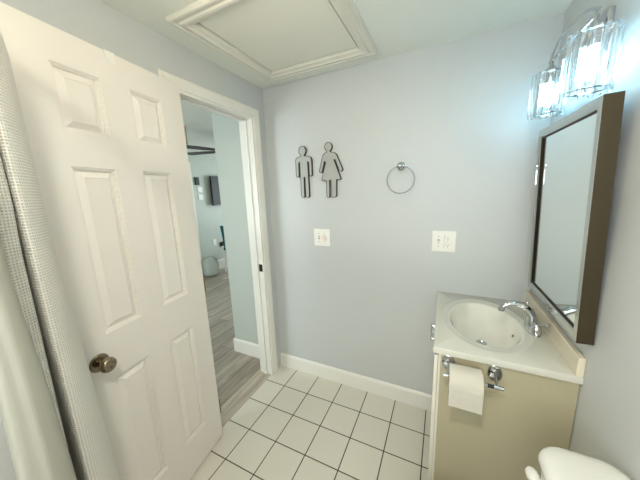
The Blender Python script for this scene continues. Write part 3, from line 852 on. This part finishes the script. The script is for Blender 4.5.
bm = B(); box(bm, 1.40-to[0], 1.62-to[0], -.14+.02, .14+.02, .30, .402); link('bowl_deck', bm, M['ceramic'], wc, bevel=.02, bseg=4)
bm = B(); loft(bm, [bowl_loop(1.0, .403), bowl_loop(1.02, .41), bowl_loop(1.0, .43), bowl_loop(.9, .436)]); link('seat_lid', bm, M['ceramic'], wc, smooth=True, angle=50)

# ------------------------------------------------------------------ bathtub behind the curtain line
tb = empty('bathtub', (.84, -1.95, 0), 'white enamelled bathtub along the end wall', 'bathtub')
bm = B()
def tl(x0, x1, y0, y1, r, z): return [(x, y, z) for x, y in rrect(x0, x1, y0, y1, r, 6)]
ex, ey0, ey1 = .838, -.40, .34
loft(bm, [tl(-ex, ex, ey0, ey1, .01, 0), tl(-ex, ex, ey0, ey1, .01, .36), tl(-ex, ex, ey0, ey1, .012, .375), tl(-ex+.07, ex-.07, ey0+.06, ey1-.06, .09, .375), tl(-ex+.08, ex-.08, ey0+.07, ey1-.07, .1, .36), tl(-ex+.13, ex-.16, ey0+.11, ey1-.11, .1, .12), tl(-ex+.18, ex-.22, ey0+.16, ey1-.16, .08, .10)])
link('tub_shell', bm, M['tub'], tb, smooth=True, angle=40)
bm = B(); lathe(bm, [(0, .0), (.022, 0), (.022, .003), (0, .003)], (ex-.34, -.03, .10), (0, 0, 1), 20); link('drain', bm, M['chrome'], tb, smooth=True)

# ------------------------------------------------------------------ shower curtain, liner, rod
ro = (W/2, -1.455, 1.985)
rod = empty('shower_curtain_rod', ro, 'straight steel shower curtain rod spanning the tub', 'curtain rod')
bm = B(); tube(bm, [(-W/2+.004, 0, 0), (W/2-.004, 0, 0)], .0125, 18); link('rod', bm, M['rod'], rod, smooth=True)
for sg in (-1, 1):
    bm = B(); lathe(bm, [(0, 0), (.028, 0), (.028, .004), (.018, .016), (.0, .016)], (sg*W/2, 0, 0), (-sg, 0, 0), 24); link('rod_flange', bm, M['rod'], rod, smooth=True)

def cloth(name, rows, mat, th=.0016, seg=6, nz=44):
    """rows: list of (z, [(x,y)...]) from top to bottom with equal counts; smooth interpolation along both directions"""
    bm = B(); uvl = bm.loops.layers.uv.new('UVMap')
    dense = [(z, catmull([(x, y, 0) for x, y in pl], seg)) for z, pl in rows]
    ncol = len(dense[0][1])
    ztop, zbot = rows[0][0], rows[-1][0]
    zs = [ztop + (zbot-ztop)*k/nz for k in range(nz+1)]
    grid = []
    for z in zs:
        for i in range(len(dense)-1):
            if dense[i][0] >= z >= dense[i+1][0] - 1e-9: break
        t = (dense[i][0]-z)/(dense[i][0]-dense[i+1][0])
        def at(c):
            a = dense[max(i-1, 0)][1][c]; b_ = dense[i][1][c]; c2 = dense[i+1][1][c]
            return b_.lerp(c2, t)
        grid.append([(at(c).x, at(c).y, z) for c in range(ncol)])
    arc_ = [0]
    mid = grid[len(grid)//2]
    for c in range(1, ncol): arc_.append(arc_[-1] + math.dist(mid[c], mid[c-1]))
    V = [[bm.verts.new(p) for p in g] for g in grid]
    for r in range(nz):
        for c in range(ncol-1):
            f = bm.faces.new([V[r][c], V[r][c+1], V[r+1][c+1], V[r+1][c]])
            for lp, (rr_, cc_) in zip(f.loops, ((r, c), (r, c+1), (r+1, c+1), (r+1, c))):
                lp[uvl].uv = (arc_[cc_], zs[rr_])
    o = link(name, bm, mat, smooth=True, angle=180)
    s_ = o.modifiers.new('thickness', 'SOLIDIFY'); s_.thickness = th; s_.offset = 0
    return o
def plan(f, g, dx=0):
    # f: bulge of the leading edge, g: gap opening
    return [(.020, -1.400), (.050, -1.452), (.080, -1.392), (.112, -1.462), (.145, -1.388), (.180, -1.468), (.212, -1.384-f*.2), (.238, -1.455), (.262, -1.395+f*.5),
            (.298, -1.380+f), (.345, -1.398+f*.8), (.385, -1.425+f*.5), (.402, -1.445), (.385, -1.4525), (.300, -1.452), (.270, -1.462-g*.3), (.310, -1.468-g), (.370, -1.461-g), (.402, -1.459-g), (.418, -1.478-g*.8), (.420, -1.496-g*.3), (.360, -1.503-g*.4), (.290, -1.499-g*.3)]
def pinch(P, k, yc=-1.447): return [(x, yc+(y-yc)*k) for x, y in P]
rows = [(1.968, pinch(plan(0, 0), .45)), (1.92, pinch(plan(0, 0), .80)), (1.87, plan(0, 0)), (1.51, plan(0, 0)), (1.40, plan(.001, .005)), (1.03, plan(.013, .011)), (.58, plan(.028, .017)), (.10, plan(.038, .022))]
cur = cloth('shower_curtain', rows, M['waffle'])
tag(cur, 'grey waffle-weave shower curtain drawn into folds beside the open door', 'shower curtain')
def lplan(a, b_, c=0):
    # a: y of right ridge, b_: y of left edge
    return [(.300, -1.5130), (.400, -1.5120), (.470, a-.001), (.500, a), (.514, (a+b_)/2+.006), (.512, (a+b_)/2-.010), (.505, b_), (.460, b_+.002)]
rows = [(1.965, lplan(-1.516, -1.545)), (1.45, lplan(-1.509, -1.556)), (1.36, lplan(-1.5105, -1.558)), (1.16, lplan(-1.502, -1.560)), (.96, lplan(-1.497, -1.567)), (.45, lplan(-1.490, -1.578)), (.40, lplan(-1.490, -1.580))]
lin = cloth('shower_curtain_liner', rows, M['liner'])
tag(lin, 'plain white ribbed curtain liner hanging in front of the grey waffle curtain', 'curtain liner')

# ------------------------------------------------------------------ far room things
tv = empty('television', (XF, 2.42, 1.59), 'black flat television mounted on the far wall beyond the doorway', 'television')
bm = B(); box(bm, .045, .085, -.46, .46, -.28, .28); link('tv_housing', bm, M['blackpl'], tv, bevel=.004)
bm = B(); box(bm, .085, .0865, -.448, .448, -.265, .268); link('screen', bm, M['tv'], tv)
bm = B(); box(bm, 0, .045, -.1, .1, -.1, .1); link('wall_bracket', bm, M['darkmetal'], tv)
def small(name, y0, y1, z0, z1, t, mat, label, cat):
    bm = B(); box(bm, 0, t, -(y1-y0)/2, (y1-y0)/2, -(z1-z0)/2, (z1-z0)/2)
    return tag(link(name, bm, mat, bevel=.004, loc=(XF, (y0+y1)/2, (z0+z1)/2)), label, cat)
small('thermostat', 1.66, 1.74, 1.70, 1.84, .03, M['blackpl'], 'small black wall control above two white switches on the far wall', 'thermostat')
small('wall_switch', 1.70, 1.80, 1.565, 1.665, .012, M['plate'], 'white wall switch directly below the black control on the far wall', 'switch')
small('wall_switch', 1.70, 1.80, 1.43, 1.53, .012, M['plate'], 'lower white wall switch on the far wall, beneath the other one', 'switch')
small('wall_outlet', 1.91, 1.99, .52, .64, .012, M['plate'], 'white power outlet low on the far wall, left of the chair', 'power outlet')
small('wall_outlet', 2.08, 2.15, .47, .56, .03, M['blackpl'], 'dark plug adapter low on the far wall beside the teal chair', 'plug')
struct(bx('trim_2', M['white'], (XF, XF+.02, 1.50, 1.60, 0, 2.1)), 'white door casing on the far wall')
# ceiling fan
fh = (-1.36, .98, H)
fan = empty('ceiling_fan', fh, 'dark bladed ceiling fan in the room beyond the doorway', 'ceiling fan')
bm = B(); lathe(bm, [(0, 0), (.06, 0), (.05, -.04), (.02, -.05), (.02, -.13), (.09, -.15), (.10, -.20), (.07, -.24), (0, -.24)], n=24); link('motor', bm, M['fan'], fan, smooth=True)
for deg in (-104, -168, -32, 40, 112):
    t = math.radians(deg); c, s_ = math.cos(t), math.sin(t)
    bm = B(); P4 = []
    for r_, w_ in ((.10, .02), (.18, .04), (.30, .055), (.56, .06), (.60, .045)):
        P4.append([(r_*c - a*s_, r_*s_ + a*c, -.19 + a*.12) for a in (-w_, w_)])
    R_ = [[bm.verts.new((p[0], p[1], p[2]+dz)) for p in pr_ for dz in (0, .006)] for pr_ in P4]
    for a, b_ in zip(R_[:-1], R_[1:]):
        for i, j in ((0, 1), (1, 3), (3, 2), (2, 0)): bm.faces.new([a[i], a[j], b_[j], b_[i]])
    bm.faces.new([R_[0][i] for i in (0, 1, 3, 2)]); bm.faces.new([R_[-1][i] for i in (2, 3, 1, 0)])
    link('fan_blade', bm, M['fan'], fan)
# teal chair
ch = empty('dining_chair', (-2.38, 2.12, 0), 'teal upholstered chair with pale legs, half hidden behind the hall wall', 'chair')
bm = B(); box(bm, -.22, .22, -.22, .22, .44, .50); link('seat', bm, M['teal'], ch, bevel=.02, bseg=3)
bm = B(); pr = None
for z_, y_ in ((.50, -.185), (.70, -.20), (.93, -.235)):
    r = [bm.verts.new(p) for p in ((-.21, y_-.025, z_), (.21, y_-.025, z_), (.21, y_+.025, z_), (-.21, y_+.025, z_))]
    if pr:
        for k in range(4): bm.faces.new([pr[k], pr[(k+1)%4], r[(k+1)%4], r[k]])
    else: bm.faces.new(r[::-1])
    pr = r
bm.faces.new(pr); link('backrest', bm, M['teal'], ch, bevel=.012, bseg=3)
for sx_ in (-.19, .19):
    for sy in (-.20, .19):
        bm = B(); tube(bm, [(sx_, sy, .44), (sx_*1.08, sy*1.12, 0)], [.020, .014], 12); link('leg', bm, M['legw'], ch, smooth=True)
# pale uneven lump set against the far wall
bm = B()
lathe(bm, [(0, 0), (.13, .005), (.15, .05), (.155, .14), (.15, .22), (.13, .29), (.10, .33), (.05, .35), (0, .34)], n=20)
for v in bm.verts:
    v.co.x *= .75; v.co += Vector((random.uniform(-1, 1), random.uniform(-1, 1), random.uniform(-1, 1)))*.012*(v.co.z > .02)
tag(link('pale_lump', bm, M['lump'], smooth=True, loc=(XF+.14, 1.68, 0), angle=180), 'pale crumpled lump standing on the wood floor against the far wall', 'lump')
